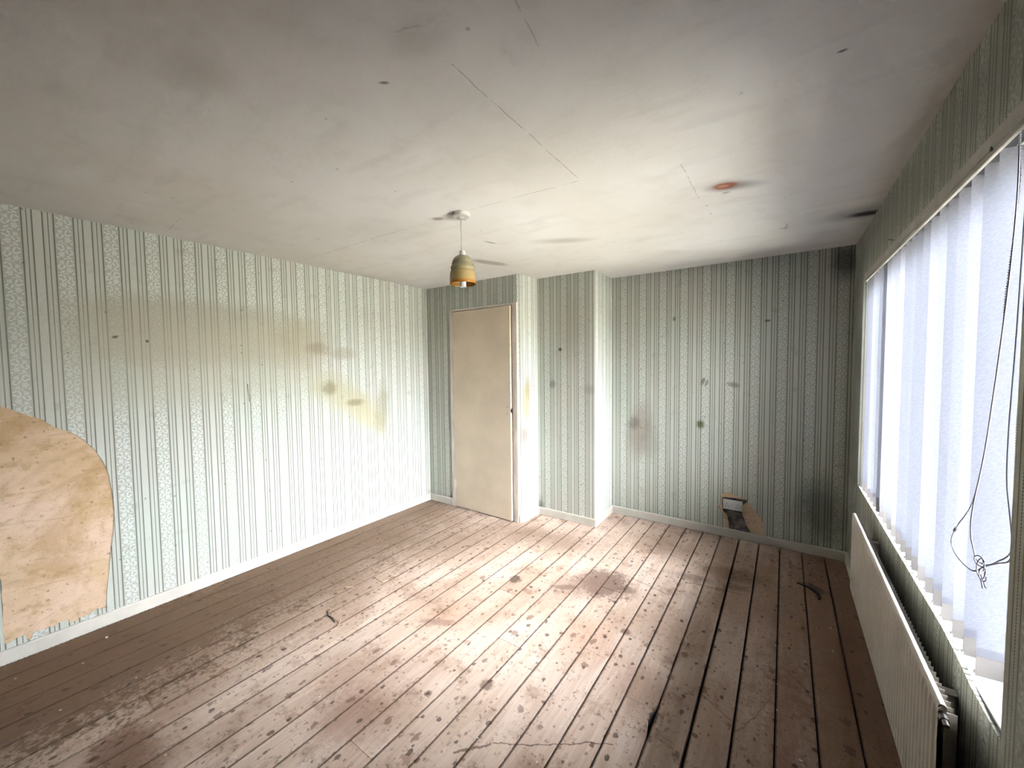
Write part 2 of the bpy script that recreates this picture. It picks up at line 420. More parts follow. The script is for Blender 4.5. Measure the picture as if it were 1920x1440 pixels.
    for a, b, wd, amt in (((-1.055, 1.08), (-.95, 1.2), .008, .7), ((-.95, 1.2), (-.54, 1.473), .0035, .75), ((-2.33, 1.31), (-2.15, 1.27), .004, .7),
                          ((-.02, 2.1), (-.11, 1.86), .003, .5), ((-.11, 1.86), (-.15, 1.8), .004, .5), ((.02, 2.35), (.13, 2.2), .006, .4), ((-.55, 2.9), (-.2, 2.95), .008, .5),
                          ((-.3, 1.95), (-.16, 1.86), .006, .4), ((-.9, 2.75), (-.6, 2.68), .008, .4)):
        c = m.mix(m.seg(x, y, a, b, wd, wb) * amt, c, lin((84, 58, 44)))
    # drips, knots and nail marks of three sizes
    for sc, prob, r0, amt, colr in ((3.1, .66, .085, .5, (128, 88, 66)), (6.5, .60, .11, .6, (104, 72, 56)), (13, .68, .13, .75, (70, 48, 38)), (27, .80, .16, .55, (96, 68, 54))):
        d, pr, sz = m.voro(m.vec(x * 1.15, y * .85, sc), sc)
        dd = d + (fine - .5) * .30 + (mid - .5) * .15
        k = dd - sz * r0 * .8
        c = m.mix(k.step(r0 * .55, r0 * .2) * pr.gt(prob) * amt, c, lin(colr))
    # light dried paint specks
    d, pr, sz = m.voro(m.vec(x, y, 3.3), 8); c = m.mix(d.step(.045, .03) * pr.gt(.9) * .8, c, lin((226, 212, 196)))
    m.color(c)
    rg = m.t.nodes.new('ShaderNodeMapRange'); m.t.links.new(mid.k, rg.inputs[0]); rg.inputs[3].default_value = .5; rg.inputs[4].default_value = .75
    m.t.links.new(rg.outputs[0], m.b.inputs['Roughness'])
    m.bump(g2, .0012); return m.m

MP_LEFT = wallpaper('wallpaper_left', .195, stains_shade=[
    ((1.05, 1.78), (.62, .22), 0, .28, (170, 156, 128), .42, .9), ((1.05, 1.58), (.74, .28), 0, .5, (190, 182, 156), .4, .8),
    ((1.75, 1.75), (.22, .2), 0, .6, (172, 158, 128), .45, .5), ((1.86, 1.70), (.10, .05), 0, .5, (150, 134, 104), .5, .2), ((2.1, 1.66), (.12, .05), 0, .6, (154, 140, 112), .4, .2),
    ((2.06, 1.28), (.30, .13), -.55, .7, (190, 180, 140), .6, .5), ((2.34, 1.06), (.24, .13), -.75, .7, (192, 180, 144), .6, .5), ((2.5, 1.1), (.07, .25), -.1, .5, (150, 138, 104), .5, .3),
    ((1.95, 1.35), (.06, .06), 0, .6, (120, 106, 68), .5, .2), ((2.2, 1.2), (.08, .03), 0, .6, (120, 106, 68), .5, .2),
    ((.60, 1.735), (.014, .007), .3, .5, (60, 50, 36), .7, 0), ((.745, 1.715), (.007, .009), 0, .5, (50, 42, 30), .8, 0)],
    marks=[((1.30, 1.42), (1.31, 1.28), .004, .8)])
MP_CUP = wallpaper('wallpaper_cupboard', -3.092, stains_shade=[((-2.0, 1.18), (.06, .2), 0, .5, (176, 156, 120), .75, .5), ((-2.03, .85), (.06, .09), 0, .6, (140, 112, 104), .7, .4), ((-1.97, 1.32), (.05, .12), 0, .6, (168, 150, 118), .6, .3)])
MP_PIER = wallpaper('wallpaper_pier', -1.803, stains_shade=[((-1.807, 1.686), (.018, .018), 0, .4, (30, 30, 26), .9, 0), ((-1.893, 1.345), (.03, .04), 0, .6, (96, 106, 82), .5, 0), ((-1.5, 1.3), (.05, .04), 0, .8, (130, 132, 112), .35, 0),
    ((-2.04, .03), (.04, .12), 0, .6, (70, 72, 60), .7, 0), ((-1.7, 1.9), (.12, .3), 0, .8, (160, 150, 128), .35, 0)])
MP_BACK = wallpaper('wallpaper_back', -1.363, stains_shade=[((-1.17, .88), (.10, .26), -.2, .6, (158, 140, 126), .55, .3), ((-1.08, .78), (.09, .16), 0, .6, (160, 144, 130), .4, .3), ((-1.22, .95), (.05, .06), 0, .6, (110, 100, 90), .5, 0),
    ((-.618, .985), (.028, .035), 0, .6, (78, 92, 40), .85, 0), ((-.6, 1.375), (.014, .035), -.3, .5, (96, 98, 92), .7, 0), ((-.57, 1.36), (.012, .03), -.3, .5, (96, 98, 92), .6, 0), ((-.36, 1.345), (.045, .02), -.2, .5, (110, 112, 104), .6, 0),
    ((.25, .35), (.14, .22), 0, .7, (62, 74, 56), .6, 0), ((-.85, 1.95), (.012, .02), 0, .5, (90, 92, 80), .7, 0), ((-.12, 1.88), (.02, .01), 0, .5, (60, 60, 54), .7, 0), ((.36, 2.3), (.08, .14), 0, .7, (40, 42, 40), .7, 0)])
MP_RIGHT = wallpaper('wallpaper_window_wall', .08, stains_shade=[((2.4, 2.25), (2.2, .16), 0, .7, (110, 110, 98), .6, 0), ((3.7, 1.3), (.25, 1.4), 0, .8, (104, 108, 104), .6, 0), ((1.0, .75), (.45, .5), 0, .8, (120, 116, 106), .5, 0), ((2.6, .35), (1.6, .35), 0, .8, (112, 110, 100), .55, 0)])  # broad grey patches put the window wall's shade into the paper colour
M_PLASTER = plaster_mat(); M_CHASE = chase_mat(); M_CEIL = ceiling_mat(); M_FLOOR = floor_mat()
M_SKIRT = flat('cream_skirting_gloss', (226, 216, 202), .42, .5, var=.05, scale=5)
M_DOOR = flat('beige_door_paint', (240, 220, 194), .55, .4, var=.035, scale=3)
M_FRAME = flat('door_frame_paint', (238, 224, 210), .5, .4, var=.04, scale=6)
M_WHITE = flat('white_plastic', (226, 224, 218), .4, .5, var=.02)
M_ROSE = flat('aged_white_plastic', (208, 202, 194), .45, .5, var=.03)
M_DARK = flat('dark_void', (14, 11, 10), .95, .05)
M_RAD = flat('radiator_enamel', (214, 204, 192), .35, .5, var=.03)
M_BATTEN = flat('batten_paint', (196, 190, 180), .6, .3, var=.06, scale=10)
M_METAL = flat('dull_metal', (120, 116, 110), .4, .5, metal=.8)
M_CHAIN = flat('chain_grey', (120, 116, 128), .45, .5, var=.03)
M_SUB = flat('subfloor_dust', (30, 22, 18), .95, .05)
M_SILL = flat('sill_paint', (238, 234, 228), .5, .4, var=.06, scale=9)
M_CREAM = flat('weight_plastic', (128, 120, 116), .5, .4, var=.02)
M_RUBBER = flat('black_rubber', (18, 17, 17), .5, .4)
M_SPLINT = flat('pale_splinter', (214, 188, 150), .8, .2)
M_CHIP = flat('paint_chip', (232, 224, 212), .7, .2)

# ------------------------------------------------------------------ shell
# ceiling
bm = bmesh.new(); box(bm, XL - .3, XW + .35, YF - .3, YC + .3, H, H + .12)
struct(obj('ceiling', bm, M_CEIL), 'stained off white ceiling with hairline plasterboard cracks')
# floor: dark void, boards laid along Y as parts
bm = bmesh.new(); box(bm, XL - .2, XW + .2, YF - .2, YC + .2, -.14, -.03)
floor = struct(obj('floor', bm, M_SUB), 'bare stained timber floorboards running towards the back wall')
def board(x0, x1, y0, y1, dz, notch=None):
    bm = bmesh.new(); b = .0008
    prof = [(x0, -.028), (x0, -b + dz), (x0 + b, dz), (x1 - b, dz), (x1, -b + dz), (x1, -.028)]
    ys = [y0, y1]
    if notch: ys = sorted([y0, y1] + [n[0] for n in notch])
    rings = []
    nd = dict(notch) if notch else {}
    for yy in ys:
        dx = nd.get(yy, 0.0)
        rings.append([bm.verts.new((px - (dx if i >= 3 else 0), yy, pz)) for i, (px, pz) in enumerate(prof)])
    for a, c in zip(rings, rings[1:]):
        for i in range(6): bm.faces.new((a[i], a[(i + 1) % 6], c[(i + 1) % 6], c[i]))
    bm.faces.new(rings[0]); bm.faces.new(rings[-1])
    return obj('floorboard', bm, M_FLOOR, floor)
W_B = .1442; rnd = random.Random(11)
joints = {1: [3.385], -10: [.884], -15: [1.685], -9: [1.716], -4: [1.73], -12: [.06, 2.93], -7: [.47, 2.52], -18: [1.29], -20: [2.11], -21: [.88], -13: [2.52], -3: [.06], -1: [.06], -17: [.47, 2.93], -22: [1.7], -6: [3.34], -11: [2.11]}
gapw = {-1: .0075, -2: .011, -3: .006, -4: .0065, -5: .006, 0: .0055, 1: .005, 2: .006}
for k in range(-23, 3):
    xa = -.0025 + k * W_B; xb = xa + W_B
    g = gapw.get(k + 1, rnd.uniform(.0035, .006) if k > -11 else rnd.uniform(.0018, .0042))
    x0 = max(xa, XL - .01); x1 = min(xb, XW + .01) - g
    ymax = YA + .03 if xb < XD - .03 else (YB + .03 if xb < XP else YC + .03)
    ys = [YF - .02] + joints.get(k, []) + [ymax]
    for i, (a, c) in enumerate(zip(ys, ys[1:])):
        nt = None
        if k == -4 and i == 0: nt = [(1.58, 0), (1.62, .006), (1.66, .014), (1.70, .006)]
        if k == -16 and i == 0: nt = [(2.70, 0), (2.74, .012), (2.93, .014), (2.96, 0)]
        board(x0, x1, a + (.0014 if i else 0), c - .0008, rnd.uniform(-.0012, .0012), nt)

# left wall: papered sheet with the torn opening, bare plaster behind it
LP = [(-.25, .95), (-.22, 1.2), (-.1, 1.33), (.03, 1.375), (.157, 1.352), (.196, 1.332), (.243, 1.299), (.285, 1.277), (.303, 1.258), (.338, 1.219), (.387, 1.191), (.437, 1.142), (.476, 1.083), (.503, 1.022), (.53, .942), (.54, .863), (.549, .747), (.55, .644), (.543, .543), (.527, .459), (.519, .373), (.505, .251), (.492, .109), (.455, .116), (.421, .1), (.379, .101), (.371, .087), (.343, .094), (.34, .116), (.309, .116), (.293, .106), (.27, .113), (.24, .109), (.215, .116), (.203, .082), (.189, .085), (.187, .117), (.162, .116), (.142, .113), (.121, .103), (.115, .112), (.116, .224), (.119, .334), (.12, .445), (.10, .56), (-.02, .7), (-.15, .8)]
LPj = jag(LP, .0025, 3, 3)
wl = struct(sheet('wall_left', [(YF - .1, -.03), (YA + .1, -.03), (YA + .1, H + .02), (YF - .1, H + .02)], [LPj],
       lambda a, b: (XL, a, b), lambda a, b: (a, b), MP_LEFT, thick=.004, tn=(-1, 0, 0)), 'long left wall in faded green striped wallpaper')
bm = bmesh.new(); box(bm, XL - .12, XL - .0042, YF - .12, YA + .12, -.05, H + .03)
obj('bare_plaster', bm, M_PLASTER, wl)['label'] = 'bare pinkish beige plaster where the wallpaper is torn away'

# back wall with the torn patch round the socket
BP = [(-.447, .356), (-.44, .376), (-.414, .381), (-.399, .395), (-.374, .396), (-.359, .399), (-.342, .387), (-.311, .378), (-.3, .367), (-.264, .369), (-.247, .357), (-.242, .332), (-.229, .319), (-.208, .297), (-.188, .275), (-.161, .246), (-.142, .221), (-.126, .186), (-.119, .13), (-.124, .088), (-.13, .05), (-.40, .05), (-.407, .123), (-.417, .172), (-.423, .21), (-.435, .221), (-.456, .241), (-.469, .258), (-.471, .281), (-.453, .268), (-.439, .278)]
BPj = jag(BP, .003, 3, 5)
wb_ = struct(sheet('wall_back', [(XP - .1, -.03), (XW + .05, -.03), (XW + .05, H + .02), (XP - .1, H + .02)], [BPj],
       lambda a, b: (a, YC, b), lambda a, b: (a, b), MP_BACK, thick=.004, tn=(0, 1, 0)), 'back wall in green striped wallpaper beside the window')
CP = [(-.431, .345), (-.299, .356), (-.247, .354), (-.244, .329), (-.274, .303), (-.276, .251), (-.274, .219), (-.258, .173), (-.235, .113), (-.204, .07), (-.20, .045), (-.375, .045), (-.381, .129), (-.4, .192), (-.428, .223), (-.437, .29)]
CPj = jag(CP, .003, 3, 8)
big = [(XP - .15, -.05), (XW + .1, -.05), (XW + .1, H + .03), (XP - .15, H + .03)]
o = sheet('bare_plaster', big, [CPj], lambda a, b: (a, YC + .0042, b), lambda a, b: (a, b), M_PLASTER, wb_, .022, (0, 1, 0)); o['label'] = 'bare tan plaster beside the white socket'
bm = bmesh.new(); box(bm, XP - .15, XW + .1, YC + .024, YC + .14, -.05, H + .03)
o = obj('chased_channel', bm, M_CHASE, wb_); o['label'] = 'grey channel cut into the wall under the socket'

# profile walls: pier (front + return) and cupboard wall with its rounded return
def profile_wall(name, pts, mat, us, thick, label):
    """vertical wall following plan points, us = u coordinate of each point; solid pushed to the left of the walk"""
    bm = bmesh.new(); uv = bm.loops.layers.uv.new('UVMap'); n = len(pts); off = []
    for i in range(n):
        a = Vector(pts[max(i - 1, 0)] + (0,)); b = Vector(pts[min(i + 1, n - 1)] + (0,)); d = (b - a).normalized()
        off.append(Vector((-d.y, d.x, 0)) * thick)
    z0, z1 = -.03, H + .02
    f0 = [bm.verts.new((p[0], p[1], z0)) for p in pts]; f1 = [bm.verts.new((p[0], p[1], z1)) for p in pts]
    g0 = [bm.verts.new(v.co + o_) for v, o_ in zip(f0, off)]; g1 = [bm.verts.new(v.co + o_) for v, o_ in zip(f1, off)]
    def face(vs, uvs):
        f = bm.faces.new(vs)
        for l, c in zip(f.loops, uvs): l[uv].uv = c
    for i in range(n - 1):
        j = i + 1
        face((f0[i], f0[j], f1[j], f1[i]), [(us[i], z0), (us[j], z0), (us[j], z1), (us[i], z1)])
        face((g0[j], g0[i], g1[i], g1[j]), [(us[j], z0), (us[i], z0), (us[i], z1), (us[j], z1)])
        face((f1[i], f1[j], g1[j], g1[i]), [(0, 0)] * 4); face((f0[j], f0[i], g0[i], g0[j]), [(0, 0)] * 4)
    face((f0[0], f1[0], g1[0], g0[0]), [(0, 0)] * 4); face((f0[-1], g0[-1], g1[-1], f1[-1]), [(0, 0)] * 4)
    return struct(obj(name, bm, mat), label)
profile_wall('wall_pier', [(XD - .12, YB), (XP - .002, YB), (XP, YB + .002), (XP, YC + .02)], MP_PIER, [XD - .12, XP - .002, XP, XP + YC + .02 - YB], .06, 'papered boxed pier projecting from the back wall beside the door')
ret = [(-2.105, YA + .002), (-2.100, YA + .004), (-2.085, YA + .016), (-2.074, YA + .035), (-2.068, YA + .06), (-2.066, YA + .10), (XD + .005, YB + .02)]
us = [-2.105]
for a, b in zip(ret, ret[1:]): us.append(us[-1] + math.hypot(b[0] - a[0], b[1] - a[1]))
wr = profile_wall('wall_cupboard', ret, MP_CUP, us, .03, 'rounded papered return wall right of the door, grime stained')
DX0, DX1, DZ = -2.978, -2.106, 2.136      # outside of the door frame
o = sheet('cupboard_front', [(XL - .02, -.03), (DX0 + .01, -.03), (DX0 + .01, DZ - .01), (DX1, DZ - .01), (DX1, H + .02), (XL - .02, H + .02)], [],
          lambda a, b: (a, YA, b), lambda a, b: (a, b), MP_CUP, wr, .06, (0, 1, 0)); o['label'] = 'shaded papered wall above and left of the door'
# dark cupboard behind the door
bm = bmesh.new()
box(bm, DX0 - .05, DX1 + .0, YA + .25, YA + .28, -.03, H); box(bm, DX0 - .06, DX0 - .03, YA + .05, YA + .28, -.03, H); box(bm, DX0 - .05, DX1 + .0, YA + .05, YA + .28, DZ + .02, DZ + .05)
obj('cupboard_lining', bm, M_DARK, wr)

# window wall
WY0, WY1, WZ0, WZ1 = 1.336, 3.50, .672, 2.105
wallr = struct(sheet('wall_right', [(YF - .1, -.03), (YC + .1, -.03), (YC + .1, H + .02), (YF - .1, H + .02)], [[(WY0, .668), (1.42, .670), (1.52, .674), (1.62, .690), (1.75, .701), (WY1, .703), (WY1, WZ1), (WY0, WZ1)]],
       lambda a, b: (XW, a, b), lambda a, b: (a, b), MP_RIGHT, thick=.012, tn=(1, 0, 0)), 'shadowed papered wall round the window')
bm = bmesh.new()
for a in ((YF - .1, YC + .1, -.03, WZ0 - .03), (YF - .1, YC + .1, WZ1 + .002, H + .02), (YF - .1, WY0, WZ0 - .03, WZ1 + .002), (WY1, YC + .1, WZ0 - .03, WZ1 + .002)): box(bm, XW + .012, XW + .24, *a)
obj('wall_core', bm, M_SILL, wallr)
bm = bmesh.new(); box(bm, XL - .2, XW + .2, YF - .1, YF, -.03, H + .02)
me_o = struct(obj('wall_front', bm, flat('plain_wall_behind', (78, 74, 64), .85, .1)), 'plain wall behind the viewpoint')

# skirting boards
def skirting(name, path, label, mat=M_SKIRT, h=.0758, t=.015):
    """path walked with the wall on the left; board stands on the right of the walk"""
    bm = bmesh.new(); n = len(path); prof = [(0, .003), (t, .003), (t, h - .006), (t - .004, h), (0, h)]; rings = []
    for i, p in enumerate(path):
        p = Vector(p + (0,)); ds = []
        if i > 0: ds.append((p - Vector(path[i - 1] + (0,))).normalized())
        if i < n - 1: ds.append((Vector(path[i + 1] + (0,)) - p).normalized())
        ns = [Vector((d.y, -d.x, 0)) for d in ds]; nn = sum(ns, Vector()).normalized(); k = 1 / max(.3, nn.dot(ns[0]))
        rings.append([bm.verts.new(p + nn * a * k + Vector((0, 0, b))) for a, b in prof])
    for a, b in zip(rings, rings[1:]):
        for i in range(5): bm.faces.new((a[i], a[(i + 1) % 5], b[(i + 1) % 5], b[i]))
    bm.faces.new(rings[0]); bm.faces.new(rings[-1])
    return struct(obj(name, bm, mat), label)
skirting('baseboard_left', [(XL, YF), (XL, YA)], 'white painted skirting along the left wall')
skirting('baseboard_cupboard', [(XL + .015, YA), (DX0, YA)], 'short skirting left of the door')
skirting('baseboard_return', [(-2.098, YA - .002)] + [(p[0], p[1]) for p in ret[2:6]] + [(XD + .004, YB)], 'bright white skirting curving round the corner right of the door')
skirting('baseboard_pier', [(XD + .02, YB), (XP, YB), (XP, YC)], 'cream skirting round the pier, chipped on top')
skirting('baseboard_back', [(XP + .015, YC), (XW, YC)], 'cream skirting under the torn socket patch')
skirting('baseboard_right', [(XW, YC - .015), (XW, YF)], 'skirting under the window behind the radiator')

# ------------------------------------------------------------------ door
dr = struct(empty('door_1', ((DX0 + DX1) / 2, YA, 0)), 'plain beige flush door standing slightly ajar, handle missing')
def dpart(name, bm, mat, parent=dr, smooth=False):
    o = obj(name, bm, mat, parent, smooth); 
    p = parent
    off = Vector((0, 0, 0))
    while p is not None: off += p.location; p = p.parent
    o.location = -off; return o
LX0, LX1, LZ = -2.934, -2.176, 2.108
bm = bmesh.new(); box(bm, DX0, LX0 - .003, YA - .012, YA + .09, 0, DZ, .002); dpart('door_jamb', bm, M_FRAME)
bm = bmesh.new(); box(bm, LX1 + .016, DX1 + .004, YA - .012, YA + .09, 0, DZ, .002); box(bm, LX1 + .045, DX1 + .006, YA - .018, YA - .011, 0, DZ, .001); dpart('door_jamb', bm, M_FRAME)
bm = bmesh.new(); box(bm, LX0 - .003, LX1 + .024, YA - .012, YA + .09, LZ + .006, DZ, .002); dpart('door_head', bm, M_FRAME)
bm = bmesh.new(); box(bm, LX0 - .01, LX0 + .012, YA + .035, YA + .055, 0, LZ); box(bm, LX1, LX1 + .03, YA + .035, YA + .055, 0, LZ); box(bm, LX0, LX1 + .02, YA + .035, YA + .055, LZ - .012, LZ + .01); dpart('door_stop', bm, M_FRAME)
ang = math.radians(-1.5)
Rm = Matrix.Translation((LX0, YA - .012, 0)) @ Matrix.Rotation(ang, 4, 'Z')
bm = bmesh.new(); box(bm, 0, LX1 - LX0 + .006, 0, .036, .008, LZ, .0025); bm.transform(Rm); leaf = dpart('door_leaf', bm, M_DOOR)
def on_leaf(x, z, y=0): return Rm @ Vector((x, y, z))
for z in (1.868, .254):
    bm = bmesh.new(); tube(bm, [(LX0 - .002, YA - .016, z - .038 + k * .0253 + .001) for k in (0, 1)], .0055, 10)
    tube(bm, [(LX0 - .002, YA - .016, z - .012), (LX0 - .002, YA - .016, z + .011)], .0058, 10); tube(bm, [(LX0 - .002, YA - .016, z + .0135), (LX0 - .002, YA - .016, z + .038)], .0055, 10)
    box(bm, LX0 - .028, LX0 - .002, YA - .0145, YA - .0115, z - .037, z + .037); box(bm, LX0 - .0, LX0 + .018, YA - .0155, YA - .012, z - .037, z + .037)
    for q in (-.02, .02): bead(bm, (LX0 - .012, YA - .015, z + q), .004)
    dpart('hinge', bm, M_FRAME)
for z in (1.131, 1.064):
    bm = bmesh.new(); c = on_leaf(LX1 - LX0 - .035, z); tube(bm, [c + Vector((0, -.0012, 0)), c + Vector((0, .004, 0))], .0042, 10); dpart('screw_hole', bm, M_DARK)
bm = bmesh.new(); c = on_leaf(LX1 - LX0 + .0065, 1.095, .014)
tube(bm, [c + Vector((-.003, 0, -.024)), c + Vector((.0015, -.004, -.01)), c + Vector((.001, -.006, .008)), c + Vector((-.003, .002, .026))], [.004, .008, .008, .004], 8); dpart('latch_hole', bm, M_DARK)['label'] = 'dark hollow where the latch is missing'

# ------------------------------------------------------------------ window: reveal, frame, panes, sill
win = struct(empty('window_1', (.64, 2.5, WZ0)), 'wide white framed window behind the vertical blind')
M_UPVC = flat('window_frame_white', (232, 232, 232), .35, .5, var=.01)
mg = Mat('window_glass', .02, .5); mg.t.nodes.remove(mg.b)
tr = mg.t.nodes.new('ShaderNodeBsdfTransparent'); gl = mg.t.nodes.new('ShaderNodeBsdfGlossy'); gl.inputs['Roughness'].default_value = .02
fr = mg.t.nodes.new('ShaderNodeFresnel'); fr.inputs['IOR'].default_value = 1.45; mx = mg.t.nodes.new('ShaderNodeMixShader')
mg.t.links.new(fr.outputs[0], mx.inputs[0]); mg.t.links.new(tr.outputs[0], mx.inputs[1]); mg.t.links.new(gl.outputs[0], mx.inputs[2])
mg.t.links.new(mx.outputs[0], mg.t.nodes['Material Output'].inputs[0])
FX0, FX1 = .585, .64
def wpart(name, bm, mat): return dpart(name, bm, mat, win)
for nm, a in (('frame_rail', (FX0, FX1, WY0, WY1, WZ0 + .005, WZ0 + .06)), ('frame_rail', (FX0, FX1, WY0, WY1, WZ1 - .05, WZ1)), ('frame_stile', (FX0, FX1, WY0, WY0 + .05, WZ0, WZ1)), ('frame_stile', (FX0, FX1, WY1 - .05, WY1, WZ0, WZ1)),
              ('mullion', (FX0 - .005, FX1, 2.20, 2.27, WZ0, WZ1)), ('mullion', (FX0 - .005, FX1, 2.86, 2.93, WZ0, WZ1))):
    bm = bmesh.new(); box(bm, *a, .004); wpart(nm, bm, M_UPVC)
for a, b in ((WY0 + .05, 2.20), (2.27, 2.86), (2.93, WY1 - .05)):
    bm = bmesh.new(); v = [bm.verts.new(c) for c in ((.615, a, WZ0 + .06), (.615, b, WZ0 + .06), (.615, b, WZ1 - .05), (.615, a, WZ1 - .05))]; bm.faces.new(v); wpart('pane', bm, mg.m)
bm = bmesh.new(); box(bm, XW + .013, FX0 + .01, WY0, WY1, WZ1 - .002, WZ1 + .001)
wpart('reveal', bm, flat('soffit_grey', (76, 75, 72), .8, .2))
for yj in (WY0, WY1):
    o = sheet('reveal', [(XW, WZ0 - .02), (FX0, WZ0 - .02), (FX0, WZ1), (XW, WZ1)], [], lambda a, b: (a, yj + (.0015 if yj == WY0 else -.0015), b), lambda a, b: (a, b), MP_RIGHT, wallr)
bm = bmesh.new(); box(bm, XW + .010, FX0 + .005, WY0 + .003, WY1 - .002, WZ0 - .03, WZ0 + .003, .002); wpart('sill', bm, M_SILL)['label'] = 'worn painted sill, its near end broken away'
# batten above the blind
bm = bmesh.new(); box(bm, .400, XW, -.45, 3.30, 2.045, 2.083, .003); box(bm, .402, .412, -.45, 3.30, 2.031, 2.046, .002)
tr1 = struct(obj('trim_1', bm, M_BATTEN), 'painted timber batten running above the window blind')
bm = bmesh.new(); tube(bm, [(.399, 1.462, 2.047), (.4035, 1.462, 2.047)], .006, 12); tube(bm, [(.398, 1.462, 2.047), (.399, 1.462, 2.047)], .0028, 8); obj('screw_head', bm, M_METAL, tr1)
bm = bmesh.new(); tube(bm, [(XW, 2.62, 2.115), (XW - .018, 2.62, 2.121)], .0016, 6); tube(bm, [(XW - .018, 2.62, 2.121), (XW - .02, 2.62, 2.1215)], .0036, 8)
tag(obj('nail', bm, M_METAL), 'small nail sticking out of the wall just above the batten', 'nail')

# ------------------------------------------------------------------ vertical blind
bl = tag(empty('vertical_blind', (.485, 2.55, 2.09)), 'white vertical blind of open fabric vanes filling the window', 'blind')
def bpart(name, bm, mat, parent=bl, smooth=False): return dpart(name, bm, mat, parent, smooth)
mv = Mat('vane_fabric', .8, .2); mv.t.nodes.remove(mv.b)
tc = mv.objc(); nz = mv.noise(mv.vec((tc[0] + tc[1]) * 30 + tc[2] * 22, tc[2] * 90 - tc[0] * 60, 0.0), 2.6, 2, .5, .6)
colr = mv.mix(nz.step(.35, .65), lin((134, 134, 144)), lin((142, 142, 150)))
df = mv.t.nodes.new('ShaderNodeBsdfDiffuse'); tl = mv.t.nodes.new('ShaderNodeBsdfTranslucent'); m2 = mv.t.nodes.new('ShaderNodeMixShader'); m2.inputs[0].default_value = .22
mv.t.links.new(colr, df.inputs[0]); mv.t.links.new(colr, tl.inputs[0]); mv.t.links.new(df.outputs[0], m2.inputs[1]); mv.t.links.new(tl.outputs[0], m2.inputs[2])
mv.t.links.new(m2.outputs[0], mv.t.nodes['Material Output'].inputs[0]); M_VANE = mv.m
mh = Mat('vane_hem_fabric', .8, .2); mh.t.nodes.remove(mh.b)
df = mh.t.nodes.new('ShaderNodeBsdfDiffuse'); tl = mh.t.nodes.new('ShaderNodeBsdfTranslucent'); m2 = mh.t.nodes.new('ShaderNodeMixShader'); m2.inputs[0].default_value = .25
tc = mh.objc(); hc = mh.mix(mh.noise(mh.vec(tc[0] + tc[1], tc[2], 0.0), 40, 2), lin((134, 132, 142)), lin((146, 144, 152)))
for q in (df, tl): mh.t.links.new(hc, q.inputs[0])
mh.t.links.new(df.outputs[0], m2.inputs[1]); mh.t.links.new(tl.outputs[0], m2.inputs[2]); mh.t.links.new(m2.outputs[0], mh.t.nodes['Material Output'].inputs[0])
bm = bmesh.new(); box(bm, .452, .518, WY0 + .02, WY1 - .01, 2.082, 2.100, .003); bpart('headrail', bm, flat('headrail_grey', (54, 54, 56), .45, .5, var=.02))
edges_room = [1.553, 1.645, 1.735, 1.835, 1.929, 2.023, 2.119, 2.214, 2.308, 2.397]
while edges_room[-1] < 3.36: edges_room.append(edges_room[-1] + .0955)
def vane_geo(ang, bow, z0, z1, w=.098, mat=M_VANE):
    bm = bmesh.new(); nx, nzv = 6, 10; g = []
    for j in range(nzv + 1):
        row = []
        for i in range(nx + 1):
            s_ = (i / nx - .5) * w; b_ = bow * (1 - (2 * i / nx - 1) ** 2); z = z0 + (z1 - z0) * j / nzv
            row.append(bm.verts.new((s_ * math.cos(ang) - b_ * math.sin(ang), s_ * math.sin(ang) + b_ * math.cos(ang), z)))
        g.append(row)
    for j in range(nzv):
        for i in range(nx): bm.faces.new((g[j][i], g[j][i + 1], g[j + 1][i + 1], g[j + 1][i]))
    return bm
rv = random.Random(4); ends = []
for i, yr in enumerate(edges_room):
    ang = math.radians(5 if i == 0 else 4 + rv.uniform(-5, 5)); 
    if i in (8, 14): ang = math.radians(20)
    cx = .44 + .049 * math.cos(ang); cy = yr + .049 * math.sin(ang); bow = rv.uniform(-.004, .004); zt = 2.074 + rv.uniform(-.002, .002)
    vn = obj('vane', vane_geo(ang, bow, .742, zt), M_VANE, bl, True); vn.location = Vector((cx, cy, 0)) - bl.location
    a = Vector((math.cos(ang), math.sin(ang), 0)); b = Vector((-a.y, a.x, 0)); zz = Vector((0, 0, 1))
    bm = vane_geo(ang, bow, .742, .765, .099); 
    hm = obj('hem', bm, mh.m, vn, True); hm.location = b * -.0012
    bm = bmesh.new(); obox(bm, (0, 0, .7135), a, b, zz, .0485, .0011, .0275)
    for sx in (-1, 1): obox(bm, a * sx * .047 + zz * .697, a, b, zz, .005, .0025, .004)
    obj('weight', bm, M_CREAM, vn)
    bm = bmesh.new(); obox(bm, (0, 0, zt - .004), a, b, zz, .02, .0012, .008); tube(bm, [(0, 0, zt + .002), (0, 0, 2.088)], .0028, 6)
    for sx in (-1, 1): tube(bm, [a * sx * .014 + zz * zt, a * sx * .008 + zz * (zt + .009), zz * (zt + .009)], .0015, 5)
    obj('hanger', bm, M_WHITE, vn)
    ends.append((Vector((cx, cy, .697)) - a * .049, Vector((cx, cy, .697)) + a * .049))
for side in (0, 1):
    bm = bmesh.new()
    for p, q in zip(ends, ends[1:]):
        A, B = p[side], q[side]; mid = (A + B) / 2 - Vector((0, 0, .0)) + Vector((-.006 if side == 0 else .006, 0, -.012 if A.z > .72 else -.012))
        for c in smooth_path([A, (A + mid) / 2 + Vector((0, 0, -.004)), mid, (B + mid) / 2 + Vector((0, 0, -.004)), B], .0042): bead(bm, c, .0018)
    if side == 0:
        A = ends[-1][0]
        for c in smooth_path([A, A + Vector((-.012, .02, .012)), A + Vector((-.028, .035, -.01)), A + Vector((-.032, .038, -.06)), A + Vector((-.033, .038, -.115))], .0042): bead(bm, c, .0018)
    bpart('spacer_chain', bm, M_WHITE)['kind'] = 'stuff'
